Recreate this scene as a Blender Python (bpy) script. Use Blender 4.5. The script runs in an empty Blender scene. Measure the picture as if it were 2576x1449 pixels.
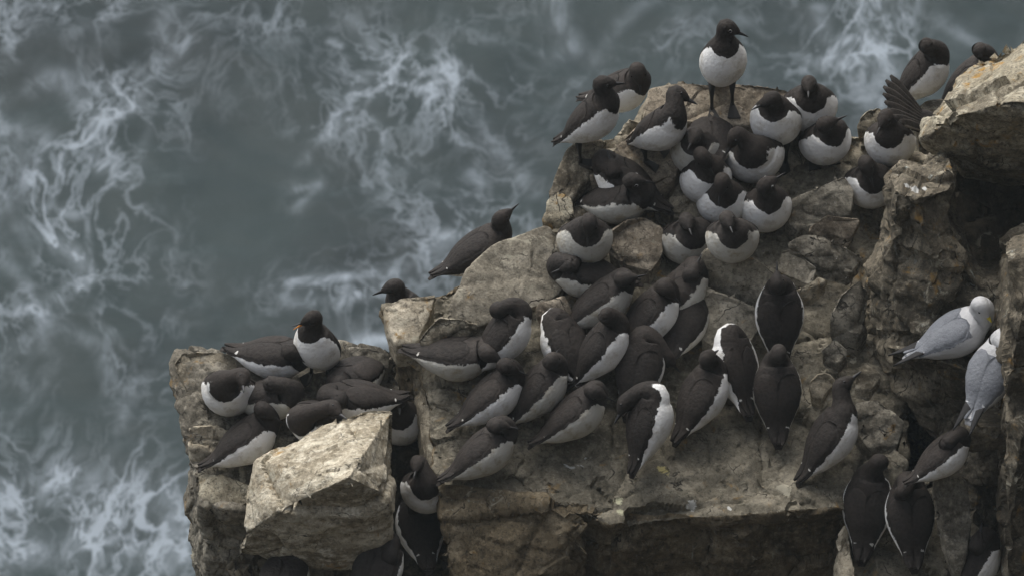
import bpy, bmesh, math, random
import numpy as np
from mathutils import Vector, Matrix, noise
from mathutils.bvhtree import BVHTree
from mathutils.geometry import delaunay_2d_cdt
R = math.radians
random.seed(7)
scene = bpy.context.scene
COL = scene.collection

# ------------------------------------------------------------------ camera
PITCH = R(35.0); DIST = 30.0
W0, H0 = 2576.0, 1449.0                      # photo coordinates used for the survey of the place
SC = 652.6 * DIST                            # pixels per unit slope
FWD = Vector((0, math.cos(PITCH), -math.sin(PITCH)))
UPV = Vector((0, math.sin(PITCH), math.cos(PITCH)))
RGT = Vector((1, 0, 0))
CAM = -FWD * DIST
cd = bpy.data.cameras.new('camera'); cam = bpy.data.objects.new('camera', cd); COL.objects.link(cam)
cam.location = CAM; cam.rotation_euler = (R(90) - PITCH, 0, 0)
cd.sensor_width = 36; cd.lens = SC / W0 * 36
cd.clip_start = 1; cd.clip_end = 3000
cd.dof.use_dof = True; cd.dof.focus_distance = DIST - 0.1; cd.dof.aperture_fstop = 14.0
scene.camera = cam

# ------------------------------------------------------------------ light
SUN_EL, SUN_AZ = 58.0, -28.0                 # azimuth from +Y towards +X
w = bpy.data.worlds.new('World'); scene.world = w; w.use_nodes = True
nt = w.node_tree; bg = nt.nodes['Background']
sky = nt.nodes.new('ShaderNodeTexSky'); sky.sky_type = 'NISHITA'; sky.sun_disc = False
sky.sun_elevation = R(SUN_EL); sky.sun_rotation = R(SUN_AZ)
sky.air_density = 1.0; sky.dust_density = 4.0; sky.ozone_density = 1.0
hs = nt.nodes.new('ShaderNodeHueSaturation'); hs.inputs['Saturation'].default_value = 0.45
nt.links.new(sky.outputs[0], hs.inputs['Color']); nt.links.new(hs.outputs[0], bg.inputs[0])
bg.inputs[1].default_value = 0.085
sl = bpy.data.lights.new('sun', 'SUN'); sl.energy = 1.1; sl.angle = R(60); sl.color = (1, .975, .94)
so = bpy.data.objects.new('sun', sl); COL.objects.link(so)
sd = Vector((math.sin(R(SUN_AZ)) * math.cos(R(SUN_EL)), math.cos(R(SUN_AZ)) * math.cos(R(SUN_EL)), math.sin(R(SUN_EL))))
so.rotation_euler = sd.to_track_quat('Z', 'Y').to_euler()
scene.view_settings.view_transform = 'Standard'; scene.view_settings.look = 'None'
scene.view_settings.exposure = 1.18; scene.view_settings.gamma = 1.0

# ------------------------------------------------------------------ survey helpers
GS = 0.40                                    # slope of the ledge, rising away from the camera
def ray(x, y): return FWD + RGT * ((x - W0 / 2) / SC) + UPV * (-(y - H0 / 2) / SC)
def PG(x, y, dz=0.0):
    r = ray(x, y); t = (GS * CAM.y + dz - CAM.z) / (r.z - GS * r.y); return CAM + r * t
def PY(x, y, Y):
    r = ray(x, y); return CAM + r * ((Y - CAM.y) / r.y)
def PZ(x, y, Z):
    r = ray(x, y); return CAM + r * ((Z - CAM.z) / r.z)
def link(name, me, mats, parent=None):
    o = bpy.data.objects.new(name, me); COL.objects.link(o)
    for m in (mats if isinstance(mats, (list, tuple)) else [mats]): me.materials.append(m)
    if parent: o.parent = parent
    return o
def tag(o, label=None, cat=None, group=None, kind=None):
    if label: o['label'] = label
    if cat: o['category'] = cat
    if group: o['group'] = group
    if kind: o['kind'] = kind
    return o

# ------------------------------------------------------------------ materials
class N:
    def __init__(s, name):
        s.m = bpy.data.materials.new(name); s.m.use_nodes = True; s.t = s.m.node_tree
        s.b = s.t.nodes['Principled BSDF']
    def n(s, typ, **kw):
        d = s.t.nodes.new(typ)
        for k, v in kw.items(): setattr(d, k, v)
        return d
    def l(s, a, b): s.t.links.new(a, b)
    def coord(s, scale=(1, 1, 1), off=(0, 0, 0)):
        g = s.n('ShaderNodeNewGeometry'); m = s.n('ShaderNodeMapping')
        m.inputs['Scale'].default_value = scale; m.inputs['Location'].default_value = off
        s.l(g.outputs['Position'], m.inputs['Vector']); return m.outputs[0]
    def noise(s, co, scale, detail=4, rough=.55, dist=0):
        d = s.n('ShaderNodeTexNoise'); d.inputs['Scale'].default_value = scale; d.inputs['Detail'].default_value = detail
        d.inputs['Roughness'].default_value = rough; d.inputs['Distortion'].default_value = dist
        s.l(co, d.inputs['Vector']); return d.outputs['Fac']
    def vor(s, co, scale, feat='F1', out='Distance'):
        d = s.n('ShaderNodeTexVoronoi', feature=feat); d.inputs['Scale'].default_value = scale
        s.l(co, d.inputs['Vector']); return d.outputs[out]
    def ramp(s, fac, a, b, ca=0.0, cb=1.0):
        d = s.n('ShaderNodeMapRange'); d.interpolation_type = 'SMOOTHSTEP'
        for k, v in zip(('From Min', 'From Max', 'To Min', 'To Max'), (a, b, ca, cb)): d.inputs[k].default_value = v
        s.l(fac, d.inputs['Value']); return d.outputs[0]
    def math(s, op, a, b=None):
        d = s.n('ShaderNodeMath', operation=op)
        for i, v in enumerate((a, b)):
            if v is None: continue
            if isinstance(v, (int, float)): d.inputs[i].default_value = v
            else: s.l(v, d.inputs[i])
        return d.outputs[0]
    def mix(s, fac, a, b):
        d = s.n('ShaderNodeMix', data_type='RGBA')
        for i, v in ((0, fac), (6, a), (7, b)):
            if isinstance(v, (int, float)): d.inputs[i].default_value = v
            elif isinstance(v, tuple): d.inputs[i].default_value = (*v, 1)
            else: s.l(v, d.inputs[i])
        return d.outputs[2]
    def attr(s, name):
        d = s.n('ShaderNodeAttribute', attribute_name=name); return d.outputs['Fac']
    def bump(s, h, strength, dist):
        d = s.n('ShaderNodeBump'); d.inputs['Strength'].default_value = strength; d.inputs['Distance'].default_value = dist
        s.l(h, d.inputs['Height']); s.l(d.outputs[0], s.b.inputs['Normal'])
    def out(s, col, rough=.85, spec=.3):
        if isinstance(col, tuple): s.b.inputs['Base Color'].default_value = (*col, 1)
        else: s.l(col, s.b.inputs['Base Color'])
        s.b.inputs['Roughness'].default_value = rough
        s.b.inputs['Specular IOR Level'].default_value = spec
        return s.m

def rock_mat(name, dark, mid, pale, off=0.0, lichen=.5, speck=.5, ochre=.3, white=.3, streak=0.0, spots=(), grain=(1, 1, 1)):
    dark, mid, pale = [tuple(min(.8, v * g_) for v in c_) for c_, g_ in ((dark, 1.15), (mid, 1.25), (pale, 1.32))]
    s = N(name); co = s.coord(grain, (off, off * .7, off * 1.3)); cw = s.coord((1, 1, 1), (off, 0, -off))
    n1 = s.noise(co, 2.2, 6, .6, .6); n2 = s.noise(co, 9, 6, .65, .3); n3 = s.noise(cw, 46, 6, .75); n4 = s.noise(cw, 120, 3, .7)
    c = s.mix(s.ramp(n1, .36, .62), dark, mid)
    c = s.mix(s.ramp(n2, .47, .66), c, pale)
    # fine mottling of the grains
    c = s.mix(s.ramp(n3, .50, .72, 0, .55), c, tuple(min(1, v * 1.55) for v in pale))
    c = s.mix(s.ramp(n3, .48, .36, 0, .7), c, tuple(v * .45 for v in dark))
    c = s.mix(s.ramp(n4, .54, .64, 0, .85 * speck), c, (.018, .017, .015))
    # pale crust lichen
    nl = s.noise(cw, 14, 5, .7, 1.0); nm = s.noise(cw, 3.1, 3)
    lf = s.math('MULTIPLY', s.ramp(nl, .56, .66), s.ramp(nm, .60 - .2 * lichen, .72 - .2 * lichen))
    c = s.mix(s.math('MULTIPLY', lf, .75), c, (.42, .39, .30))
    no = s.noise(cw, 6.3, 5, .65, .8); np_ = s.noise(co, 23, 4, .7)
    of = s.math('MULTIPLY', s.ramp(no, .64 - .12 * ochre, .74 - .10 * ochre), s.ramp(np_, .45, .62))
    c = s.mix(s.math('MULTIPLY', of, min(1, .35 + ochre)), c, (.30, .175, .045))
    # black patches
    nb = s.noise(co, 17, 5, .7, .5)
    c = s.mix(s.math('MULTIPLY', s.ramp(nb, .60, .70), speck), c, (.03, .027, .022))
    # droppings
    if white > 0:
        nw = s.noise(cw, 8.5, 4, .75, 1.4)
        c = s.mix(s.math('MULTIPLY', s.ramp(nw, .745 - .07 * white, .775 - .07 * white), .85), c, (.60, .60, .55))
    if streak > 0:
        cs = s.coord((26, 26, 1.1)); ns = s.noise(cs, 1.0, 5, .7, .15)
        m = s.math('MULTIPLY', s.ramp(ns, .60, .72), s.ramp(nm, .42, .6))
        c = s.mix(s.math('MULTIPLY', m, streak), c, (.38, .40, .36))
        ns2 = s.noise(s.coord((11, 11, .8), (3, 3, 3)), 1.0, 5, .7, .2)
        c = s.mix(s.ramp(ns2, .55, .72, 0, .7), c, (.020, .018, .013))
    for (p, r, colr) in spots:
        g = s.n('ShaderNodeNewGeometry'); d = s.n('ShaderNodeVectorMath', operation='DISTANCE')
        s.l(g.outputs['Position'], d.inputs[0]); d.inputs[1].default_value = p
        dd = s.math('ADD', d.outputs['Value'], s.math('MULTIPLY', s.math('SUBTRACT', np_, .5), r * 3.0))
        c = s.mix(s.ramp(dd, r, r * .6), c, colr)
    wv = s.n('ShaderNodeTexNoise'); wv.inputs['Scale'].default_value = 5; wv.inputs['Detail'].default_value = 4; s.l(co, wv.inputs['Vector'])
    vm_ = s.n('ShaderNodeVectorMath', operation='MULTIPLY_ADD'); s.l(wv.outputs['Color'], vm_.inputs[0]); vm_.inputs[1].default_value = (.30, .30, .30); s.l(co, vm_.inputs[2])
    vc = s.math('MINIMUM', s.vor(vm_.outputs[0], 4.2, 'DISTANCE_TO_EDGE'), s.math('ADD', s.vor(vm_.outputs[0], 11, 'DISTANCE_TO_EDGE'), s.ramp(n1, .45, .6, 0, .2)))
    ck = s.math('MULTIPLY', s.ramp(vc, .014, .003), s.ramp(n2, .50, .60))
    c = s.mix(s.math('MULTIPLY', ck, .85), c, (.016, .013, .010))
    h = s.math('ADD', s.math('MULTIPLY', n2, .9), s.math('MULTIPLY', n3, .45))
    h = s.math('ADD', h, s.math('MULTIPLY', n4, .22)); h = s.math('SUBTRACT', h, s.math('MULTIPLY', ck, .5))
    s.bump(h, .7, .012)
    return s.out(c, .82, .25)

GREY = ((.070, .062, .047), (.145, .130, .100), (.235, .214, .170))
WARM = ((.080, .067, .047), (.170, .147, .106), (.27, .24, .18))
PALE = ((.15, .125, .085), (.30, .262, .195), (.42, .375, .29))
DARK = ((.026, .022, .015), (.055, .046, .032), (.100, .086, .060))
YEL, WHT, ORG = (.52, .45, .20), (.62, .62, .58), (.30, .16, .03)
sp = []
def spot(x, y, r, c, dz=0.0): sp.append((tuple(PG(x, y, dz)), r * 1.25, c))
spot(1383, 1217, .030, YEL, .02); spot(1400, 1235, .014, ORG, .02); spot(1560, 1262, .022, (.58, .56, .38), .01); spot(1562, 1285, .017, (.58, .56, .38), 0)
spot(1738, 1272, .020, WHT); spot(1668, 1190, .022, YEL, .02); spot(1672, 1200, .012, ORG, .02); spot(1834, 1276, .011, WHT)
spot(1560, 382, .04, YEL, .25); spot(1985, 1150, .010, WHT); spot(1600, 1215, .014, YEL, .01); spot(1470, 1150, .010, WHT, .02); spot(1900, 1240, .010, WHT); spot(2060, 1210, .014, YEL); spot(1250, 1190, .012, WHT, .02)
M_MAIN = rock_mat('rock_ledge', (.086, .075, .053), (.142, .126, .092), (.205, .183, .138), 0, .5, .45, .6, .55, 0, sp, (1, 1, 1.6))
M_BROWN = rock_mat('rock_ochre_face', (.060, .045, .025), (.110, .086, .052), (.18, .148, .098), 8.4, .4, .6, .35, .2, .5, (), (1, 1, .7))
M_WARM = rock_mat('rock_warm', *WARM, 5.1, .6, .5, .5, .3)
M_SLAB = rock_mat('rock_pale_slab', (.110, .095, .070), (.185, .165, .125), (.26, .235, .185), 15.2, .5, .5, .35, .6)
M_WARM2 = rock_mat('rock_pinkish', (.095, .076, .055), (.190, .158, .114), (.29, .25, .19), 9.3, .6, .55, .35, .3)
M_PALE = rock_mat('rock_pale', *PALE, 2.7, .8, .35, .6, .3, 0, (), (1, 1, 1))
M_FACE = rock_mat('rock_cream_face', (.17, .14, .09), (.33, .29, .215), (.46, .42, .33), 12.7, .7, .45, .55, .35, 0, (), (1.0, 2.6, 2.6))
M_GREY = rock_mat('rock_grey', *GREY, 7.7, .6, .5, .4, .3)
spw = [(tuple(PY(x, y, Y_)), r_, (.52, .52, .49)) for x, y, Y_, r_ in ((2282, 466, -.33, .014), (2300, 480, -.36, .018), (2325, 476, -.34, .010), (2262, 485, -.36, .009), (2270, 520, -.40, .008), (2240, 560, -.40, .008), (2385, 440, -.30, .015), (2215, 700, -.40, .012), (2190, 760, -.42, .014))]
M_WALL = rock_mat('rock_wall', (.048, .040, .027), (.100, .085, .060), (.18, .155, .112), 3.9, .6, .6, .6, .6, .85, spw, (1, 1, .45))
M_DARK = rock_mat('rock_dark', *DARK, 6.6, .2, .6, .4, .05, .25, (), (1, 1, .6))  # darkest rock tone, for the gully, the recess and the big cliffs
M_LICH = rock_mat('rock_lichen', (.095, .080, .056), (.215, .188, .132), (.33, .30, .225), 4.4, 1.0, .7, .9, .5)

# ------------------------------------------------------------------ rock building
def cellplane(p, k, tilt, off, seed, crack):
    d, pts = noise.voronoi(p * k, distance_metric='DISTANCE', exponent=2.5)
    q = pts[0]
    h = noise.cell_vector(q * 7.13 + Vector((seed, seed * 2, 0)))
    v = (p - q / k)
    r = v.x * (h.x - .5) + v.y * (h.y - .5) + v.z * (h.z - .5)
    e = min(1.0, (d[1] - d[0]) / .10)
    return r * tilt + (noise.cell(q * 3.7 + Vector((seed, 0, seed))) - .5) * off - (1 - e) * crack * 1.8
def displace(bm, seed, amp, strata=1.0):
    bm.normal_update()
    sh = Vector((seed * 1.37, seed * 2.11, seed * .73))
    new = []
    for v in bm.verts:
        p = v.co; n = v.normal
        q = Vector((p.x, p.y, p.z * 1.5)) + sh
        wq = q + noise.noise_vector(q * 5.0) * .03
        d = noise.fractal(q * 3.0, 1.0, 2.1, 3) * .012
        d += cellplane(wq, 2.6, .22, .016, seed, .008)
        d += cellplane(wq + Vector((4, 1, 2)), 7.5, .22, .005, seed + 3, .003)
        f = noise.fractal(Vector((q.x * 4.2, q.y * 4.2, q.z * 6)) + Vector((9, 2, 5)), 1.0, 2.0, 3)
        st = f * 4.0; fl = math.floor(st); fr = st - fl
        fr = max(0.0, min(1.0, (fr - .42) / .16))
        d += (fl + fr) / 4.0 * .026 * strata
        d += noise.fractal(q * 24.0, 1.0, 2.1, 3) * .0016
        new.append(p + n * d * amp)
    for v, c in zip(bm.verts, new): v.co = c
def inframe(e):
    m = (e.verts[0].co + e.verts[1].co) * .5 - CAM; d = m.dot(FWD)
    if m.z + CAM.z < -1.9: return False
    return abs(m.x / d * SC) < 1330 and abs(m.dot(UPV) / d * SC) < 780
def refine(bm, L):
    for _ in range(9):
        es = [e for e in bm.edges if e.calc_length() > (L if inframe(e) else L * 4)]
        if not es: break
        bmesh.ops.subdivide_edges(bm, edges=es, cuts=1, use_grid_fill=False)
        bmesh.ops.triangulate(bm, faces=[f for f in bm.faces if len(f.verts) > 3])
def soften(bm, n, f):
    for _ in range(n):
        bmesh.ops.smooth_vert(bm, verts=bm.verts, factor=f, use_axis_x=True, use_axis_y=True, use_axis_z=True)
ROCKBM = []
def finish_rock(name, bm, mat, seed, L, amp, label=None, kind=None, group=None, strata=1.0, soft=1, cat='rock', face=None):
    bmesh.ops.triangulate(bm, faces=bm.faces)
    bmesh.ops.recalc_face_normals(bm, faces=bm.faces)
    refine(bm, L); soften(bm, soft, .5); displace(bm, seed, amp, strata)
    bm.normal_update()
    for f in bm.faces: f.smooth = True
    for e in bm.edges:
        if len(e.link_faces) == 2 and e.calc_face_angle(0) > R(42): e.smooth = False
    ROCKBM.append(([v.co.copy() for v in bm.verts], [[v.index for v in f.verts] for f in bm.faces]))
    bm.verts.index_update()
    me = bpy.data.meshes.new(name); bm.to_mesh(me); bm.free()
    ROCKBM[-1] = ([v.co.copy() for v in me.vertices], [tuple(p.vertices) for p in me.polygons])
    o = link(name, me, [mat, face] if face else mat)
    if kind: tag(o, label, None, group, kind)
    else: tag(o, label, cat, group)
    return o
def pt(t):
    if len(t) == 4: return PY(t[0], t[1], t[3]) if t[2] == 'Y' else PG(t[0], t[1], t[3])
    return PG(*t)
def tin(name, bnd, inner, levels, mat, seed, L=.02, amp=1.0, **kw):
    """a rock with a modelled top sheet and sides that run down through the given (depth, inset, push y) levels"""
    pts = list(bnd) + list(inner); n = len(bnd)
    v2 = [Vector((p[0], -p[1])) for p in pts]
    res = delaunay_2d_cdt(v2, [(i, (i + 1) % n) for i in range(n)], [], 1, .01)
    bm = bmesh.new(); vs = []
    for i, v in enumerate(res[0]):
        o = res[3][i]
        vs.append(bm.verts.new(pt(pts[o[0]]) if o else PG(v.x, -v.y, 0)))
    for f in res[2]:
        try: bm.faces.new([vs[i] for i in f])
        except ValueError: pass
    order = []
    inv = {}
    for i, o in enumerate(res[3]):
        for q in o: inv.setdefault(q, i)
    ring = [vs[inv[i]] for i in range(n)]
    cen = sum((v.co for v in ring), Vector()) / n
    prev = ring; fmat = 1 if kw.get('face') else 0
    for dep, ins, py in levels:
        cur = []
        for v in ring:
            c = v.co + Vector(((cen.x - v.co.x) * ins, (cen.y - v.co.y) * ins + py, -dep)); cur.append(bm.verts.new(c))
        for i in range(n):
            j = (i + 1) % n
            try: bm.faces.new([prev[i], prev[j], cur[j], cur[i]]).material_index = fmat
            except ValueError: pass
        prev = cur
    cv = bm.verts.new(sum((v.co for v in prev), Vector()) / n)
    for i in range(n): bm.faces.new([prev[i], prev[(i + 1) % n], cv])
    return finish_rock(name, bm, mat, seed, L, amp, **kw)
def hull(name, pts, mat, seed, thick=.1, shrink=.12, L=.018, amp=.6, back=0.0, bottom=None, **kw):
    P = [pt(p) for p in pts]; c = sum(P, Vector()) / len(P)
    B = [pt(p) for p in bottom] if bottom else [p.lerp(c, shrink) + Vector((0, back, -thick)) for p in P]
    bm = bmesh.new()
    for p in P + B: bm.verts.new(p)
    r = bmesh.ops.convex_hull(bm, input=bm.verts)
    bmesh.ops.delete(bm, geom=list({g for g in r['geom_interior'] + r['geom_unused'] if isinstance(g, bmesh.types.BMVert)}), context='VERTS')
    es = [e for e in bm.edges if len(e.link_faces) == 2 and e.calc_face_angle(0) > R(25)]
    bmesh.ops.bevel(bm, geom=es, offset=.004, segments=1, affect='EDGES', clamp_overlap=True)
    return finish_rock(name, bm, mat, seed, L, amp, **kw)

# ------------------------------------------------------------------ the ledge and its rocks
tin('rock_ledge', [(1112,1218,0),(1094,1180,0),(1085,1060,0),(1050,940,.02),(990,872,.05),(962,768,.05),
    (1090,737,.12),(1165,700,.15),(1182,665,.18),(1240,612,.2),(1300,588,.2),(1375,562,.2),(1432,552,.2),
    (1540,540,.12),(1700,480,.05),(1850,440,.05),(2000,420,.03),(2150,420,.02),(2320,470,0),
    (2330,700,0),(2300,900,-.03),(2290,1020,-.06),(2290,1150,-.10),(2250,1260,-.12),(2180,1296,-.10),
    (2110,1277,-.02),(2000,1282,0),(1860,1296,0),(1700,1302,0),(1600,1312,0),(1535,1317,0),(1505,1308,0),(1468,1290,0),
    (1380,1262,-.02),(1290,1240,-.02),(1180,1225,0)],
    [(1180,780,.19),(1105,800,.10),(1420,700,.14),(1300,900,.08),(1540,680,.10),(1560,600,.12),(1290,1050,.01),(1700,1100,.03),
     (2000,1100,.0),(1760,800,.06),(1950,700,.06),(2050,900,.03),(1500,1150,.02),(1250,1150,.02),(1430,850,.08),(1600,950,.05),
     (1850,950,.04),(2150,1150,-.04),(2200,800,.02),(1900,1200,.01),(1640,1230,.015),(1100,1000,.03)],
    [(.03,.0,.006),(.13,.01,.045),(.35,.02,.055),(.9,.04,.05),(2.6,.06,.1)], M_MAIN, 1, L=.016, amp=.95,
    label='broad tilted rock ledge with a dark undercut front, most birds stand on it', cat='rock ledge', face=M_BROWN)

tin('rock_outcrop', [(1366,552,.10),(1378,485,.12),(1396,452,.14),(1425,372,.20),(1480,352,.22),(1540,345,.22),(1592,272,.24),(1632,220,.25),
    (1700,206,.26),(1800,214,.26),(1900,208,.25),(1985,224,.22),(2030,270,.16),(2110,320,.12),(2200,350,.12),(2330,400,.12),(2400,470,.10),
    (2230,520,.06),(2100,500,.05),(2000,485,.05),(1960,560,.07),(1850,600,.07),(1760,600,.07),(1680,560,.07),(1600,540,.10),(1500,545,.12),(1430,562,.12)],
    [(1560,430,.2),(1650,330,.24),(1700,440,.17),(1800,330,.2),(1900,300,.22),(1850,450,.14),(2000,380,.12),(2150,430,.08),(1960,420,.1)],
    [(.10,.0,.0),(.5,.05,.02),(1.3,.12,.0)], M_WARM, 2, L=.016, amp=.9,
    label='raised grey brown outcrop at the back of the ledge under the topmost birds', cat='rock outcrop')

G1 = 'fallen slabs and stones on the ledge'
ST = [
 ('slab', [(1180,672,.215),(1240,617,.225),(1300,594,.22),(1375,568,.22),(1428,600,.19),(1440,690,.14),(1395,752,.13),(1300,790,.14),(1200,822,.15),(1120,800,.16),(1150,740,.19)], M_SLAB, .08, 'large smooth pale slab on the left shoulder of the ledge below the skyline bird'),
 ('slab', [(1632,222,.27),(1700,207,.28),(1800,213,.28),(1900,209,.27),(1985,224,.24),(2005,280,.22),(1960,322,.22),(1850,300,.23),(1740,280,.25),(1610,300,.26)], M_WARM2, .12, 'flat grey slab topping the outcrop under the bird standing highest'),
 ('slab', [(1480,442,.20),(1545,378,.24),(1600,310,.26),(1700,335,.25),(1716,400,.22),(1695,440,.2),(1640,462,.19),(1560,452,.19)], M_WARM2, .12, 'pinkish slab with a yellow lichen patch, below the bird looking down to the right'),
 ('slab', [(1380,486,.16),(1428,372,.23),(1478,352,.25),(1530,352,.25),(1480,440,.19),(1440,500,.15),(1400,516,.14)], M_WARM, .12, 'smooth brown slab at the left rim of the upper outcrop above the sea'),
 ('boulder', [(1368,552,.12),(1380,500,.15),(1400,478,.16),(1440,500,.16),(1445,540,.14),(1420,556,.12)], M_LICH, .12, 'ochre and green lichen covered knob at the left rim above the lower ledge'),
 ('boulder', [(1530,575,.19),(1570,548,.22),(1620,540,.22),(1668,570,.19),(1672,640,.15),(1640,686,.12),(1570,668,.12),(1530,620,.15)], M_WARM2, .14, 'lumpy pinkish brown boulder between the two cluster of white breasted birds', ),
 ('stone', [(1684,496,.14),(1740,490,.15),(1775,508,.14),(1775,548,.10),(1690,548,.10)], M_WARM, .10, 'small squared stone left of the bird with its bill on its breast'),
 ('boulder', [(1765,632,.26),(1795,615,.27),(1850,622,.27),(1920,660,.25),(1975,700,.20),(1985,748,.15),(1930,742,.15),(1860,716,.18),(1765,668,.22)], M_SLAB, .09, 'leaning speckled slab in the middle of the colony, tapering down to the right'),
 ('boulder', [(1768,715,.18),(1850,742,.19),(1915,775,.16),(1915,830,.11),(1880,868,.08),(1800,880,.07),(1760,850,.09),(1755,770,.14)], M_SLAB, .12, 'rounded pale boulder below the leaning speckled slab'),
 ('slab', [(1985,505,.16),(2060,470,.18),(2125,438,.19),(2150,480,.17),(2140,540,.12),(2080,535,.11),(2000,575,.09),(1975,545,.11)], M_GREY, .08, 'flat brown slab just left of the bird sitting alone on the right'),
 ('slab', [(2025,575,.13),(2080,540,.16),(2166,548,.14),(2140,606,.09),(2075,590,.10)], M_WARM2, .05, 'pinkish flake, upper one of the stacked flakes right of the colony centre'),
 ('slab', [(1978,612,.16),(2020,588,.18),(2065,588,.17),(2120,615,.15),(2178,648,.12),(2140,690,.08),(2060,668,.10)], M_GREY, .06, 'wedge shaped grey flake lying under the pinkish flake'),
 ('slab', [(1962,630,.12),(1990,622,.13),(2058,672,.11),(2040,720,.07),(2000,700,.08),(1950,680,.09)], M_GREY, .07, 'squared grey flake propped below the wedge shaped flake'),
 ('stone', [(1985,740,.08),(2060,692,.10),(2085,706,.09),(2030,752,.05)], M_WARM, .05, 'thin blade of stone with a yellow tip beside the bird pointing its bill up'),
 ('boulder', [(2085,800,.14),(2110,740,.18),(2165,700,.18),(2190,730,.15),(2185,800,.09),(2160,850,.05),(2110,840,.06)], M_GREY, .12, 'upright ribbed block against the foot of the buttress'),
 ('stone', [(2030,965,.07),(2048,935,.09),(2085,930,.09),(2112,955,.07),(2070,1005,.03),(2040,1000,.03)], M_PALE, .06, 'pale chipped stone right of the two birds with their backs turned'),
 ('stone', [(2150,935,.12),(2178,910,.14),(2222,940,.12),(2190,985,.07),(2145,972,.08)], M_PALE, .05, 'pale five sided stone lying behind the bird with the long neck'),
 ('stone', [(2060,880,.08),(2100,850,.10),(2140,880,.08),(2110,915,.05)], M_GREY, .06, 'small grey wedge stone above the pale chipped stone'),
 ('slab', [(2100,1020,.06),(2210,1000,.07),(2280,1060,.05),(2260,1120,0),(2180,1130,-.01),(2150,1060,.03)], M_GREY, .07, 'flat grey brown slab under the foot of the streaked wall'),
 ('slab', [(2170,1160,.0),(2250,1120,.02),(2290,1160,0),(2260,1220,-.05),(2190,1215,-.05)], M_MAIN, .08, 'dull slab above the lowest group of birds at the right'),
 ('slab', [(2255,1205,.02),(2330,1170,.05),(2345,1215,.01),(2320,1240,-.02),(2265,1235,-.03)], M_LICH, .06, 'cream stone with orange lichen behind the lowest pair of birds'),
 ('slab', [(2345,1235,.10),(2352,1190,.15),(2400,1172,.15),(2440,1210,.10),(2450,1300,.0),(2420,1449,-.15),(2395,1440,-.15)], M_GREY, .10, 'long tapering grey slab standing right of the lowest pair of birds'),
 ('stone', [(1100,790,.22),(1175,800,.23),(1210,812,.21),(1170,860,.16),(1070,870,.14),(1050,850,.15)], M_WARM, .08, 'low grey brown slab on the shoulder of the ledge left of the arched bird'),
 ('stone', [(1350,760,.19),(1420,745,.18),(1440,790,.14),(1400,810,.13),(1350,790,.16)], M_WARM2, .05, 'pinkish flake lying at the left of the climbing birds'),
 ('stone', [(965,770,.10),(1010,748,.12),(1100,738,.15),(1080,800,.11),(1050,860,.08),(995,868,.07),(975,820,.08)], M_PALE, .10, 'bright cream corner block at the left tip of the ledge above the sea'),
 ('stone', [(2155,300,.19),(2180,270,.21),(2215,268,.21),(2240,310,.18),(2200,330,.16),(2160,325,.16)], M_LICH, .10, 'small round lichen covered stone against the sea beside the raised wing'),
 ('slab', [(2320,420,.20),(2345,380,.24),(2395,410,.22),(2390,440,.18),(2330,450,.16)], M_PALE, .05, 'pale grey leaf of rock under the lichen boulder'),
]
for i, t in enumerate(ST):
    hull(t[0], [(q[0], q[1], q[2] + .045) for q in t[1]], t[2], 20 + i, thick=t[3] * 1.25, L=.015, amp=.33, label=t[4], group=G1, cat='stone' if t[0] == 'stone' else ('boulder' if t[0] == 'boulder' else 'slab'))

# left stack, with its boulder and the gully behind
tin('rock_stack', [(428,915,-.12),(442,882,-.12),(482,873,-.10),(560,886,-.12),(620,882,-.12),(700,872,-.12),(790,868,-.12),(870,864,-.10),(985,880,-.10),
    (1010,960,-.14),(1000,1060,-.16),(960,1150,-.18),(880,1230,-.2),(740,1265,-.2),(640,1285,-.2),(560,1278,-.2),(500,1258,-.2),
    (478,1150,-.2),(458,1060,-.16),(440,985,-.14)],
    [(520,960,-.10),(470,900,-.10),(700,980,-.14),(560,1100,-.18),(620,1180,-.2),(860,1000,-.15),(480,1050,-.14)],
    [(.06,-.01,0),(.14,.05,.04),(.40,.10,.06),(1.2,.20,.02),(2.6,.10,0)], M_GREY, 3, L=.016, amp=.9,
    label='lower left rock stack dropping straight to the sea, one group of birds on top', cat='rock stack')
for i, (n_, p_, m_, th, lb) in enumerate([
 ('slab', [(430,912,-.09),(450,884,-.08),(490,876,-.08),(600,890,-.09),(610,930,-.10),(540,985,-.11),(460,985,-.11)], M_WARM, .08, 'rounded grey slab at the far left corner of the stack'),
 ('slab', [(448,1000,-.12),(530,1000,-.11),(540,1050,-.13),(470,1070,-.15)], M_GREY, .07, 'small grey slab below the rounded corner slab of the stack'),
 ('slab', [(466,1068,-.14),(540,1058,-.12),(600,1085,-.13),(560,1120,-.16),(480,1130,-.17)], M_PALE, .07, 'cream slab left of the large bird on the stack'),
 ('slab', [(492,1180,-.17),(560,1200,-.17),(640,1215,-.17),(640,1275,-.21),(560,1272,-.21),(505,1252,-.2)], M_LICH, .09, 'mottled slab at the front of the stack under the large bird'),
 ('slab', [(870,868,-.06),(960,878,-.06),(985,890,-.07),(980,930,-.09),(900,905,-.08)], M_GREY, .07, 'grey slab at the back right of the stack against the sea'),
 ('slab', [(760,930,-.10),(830,925,-.10),(840,990,-.13),(790,1010,-.14),(745,1000,-.13)], M_GREY, .05, 'dusky flat slab between the birds on the stack')]):
    hull(n_, p_, m_, 60 + i, thick=th, L=.017, amp=.5, label=lb, group='slabs on the left stack', cat='slab')
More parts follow.
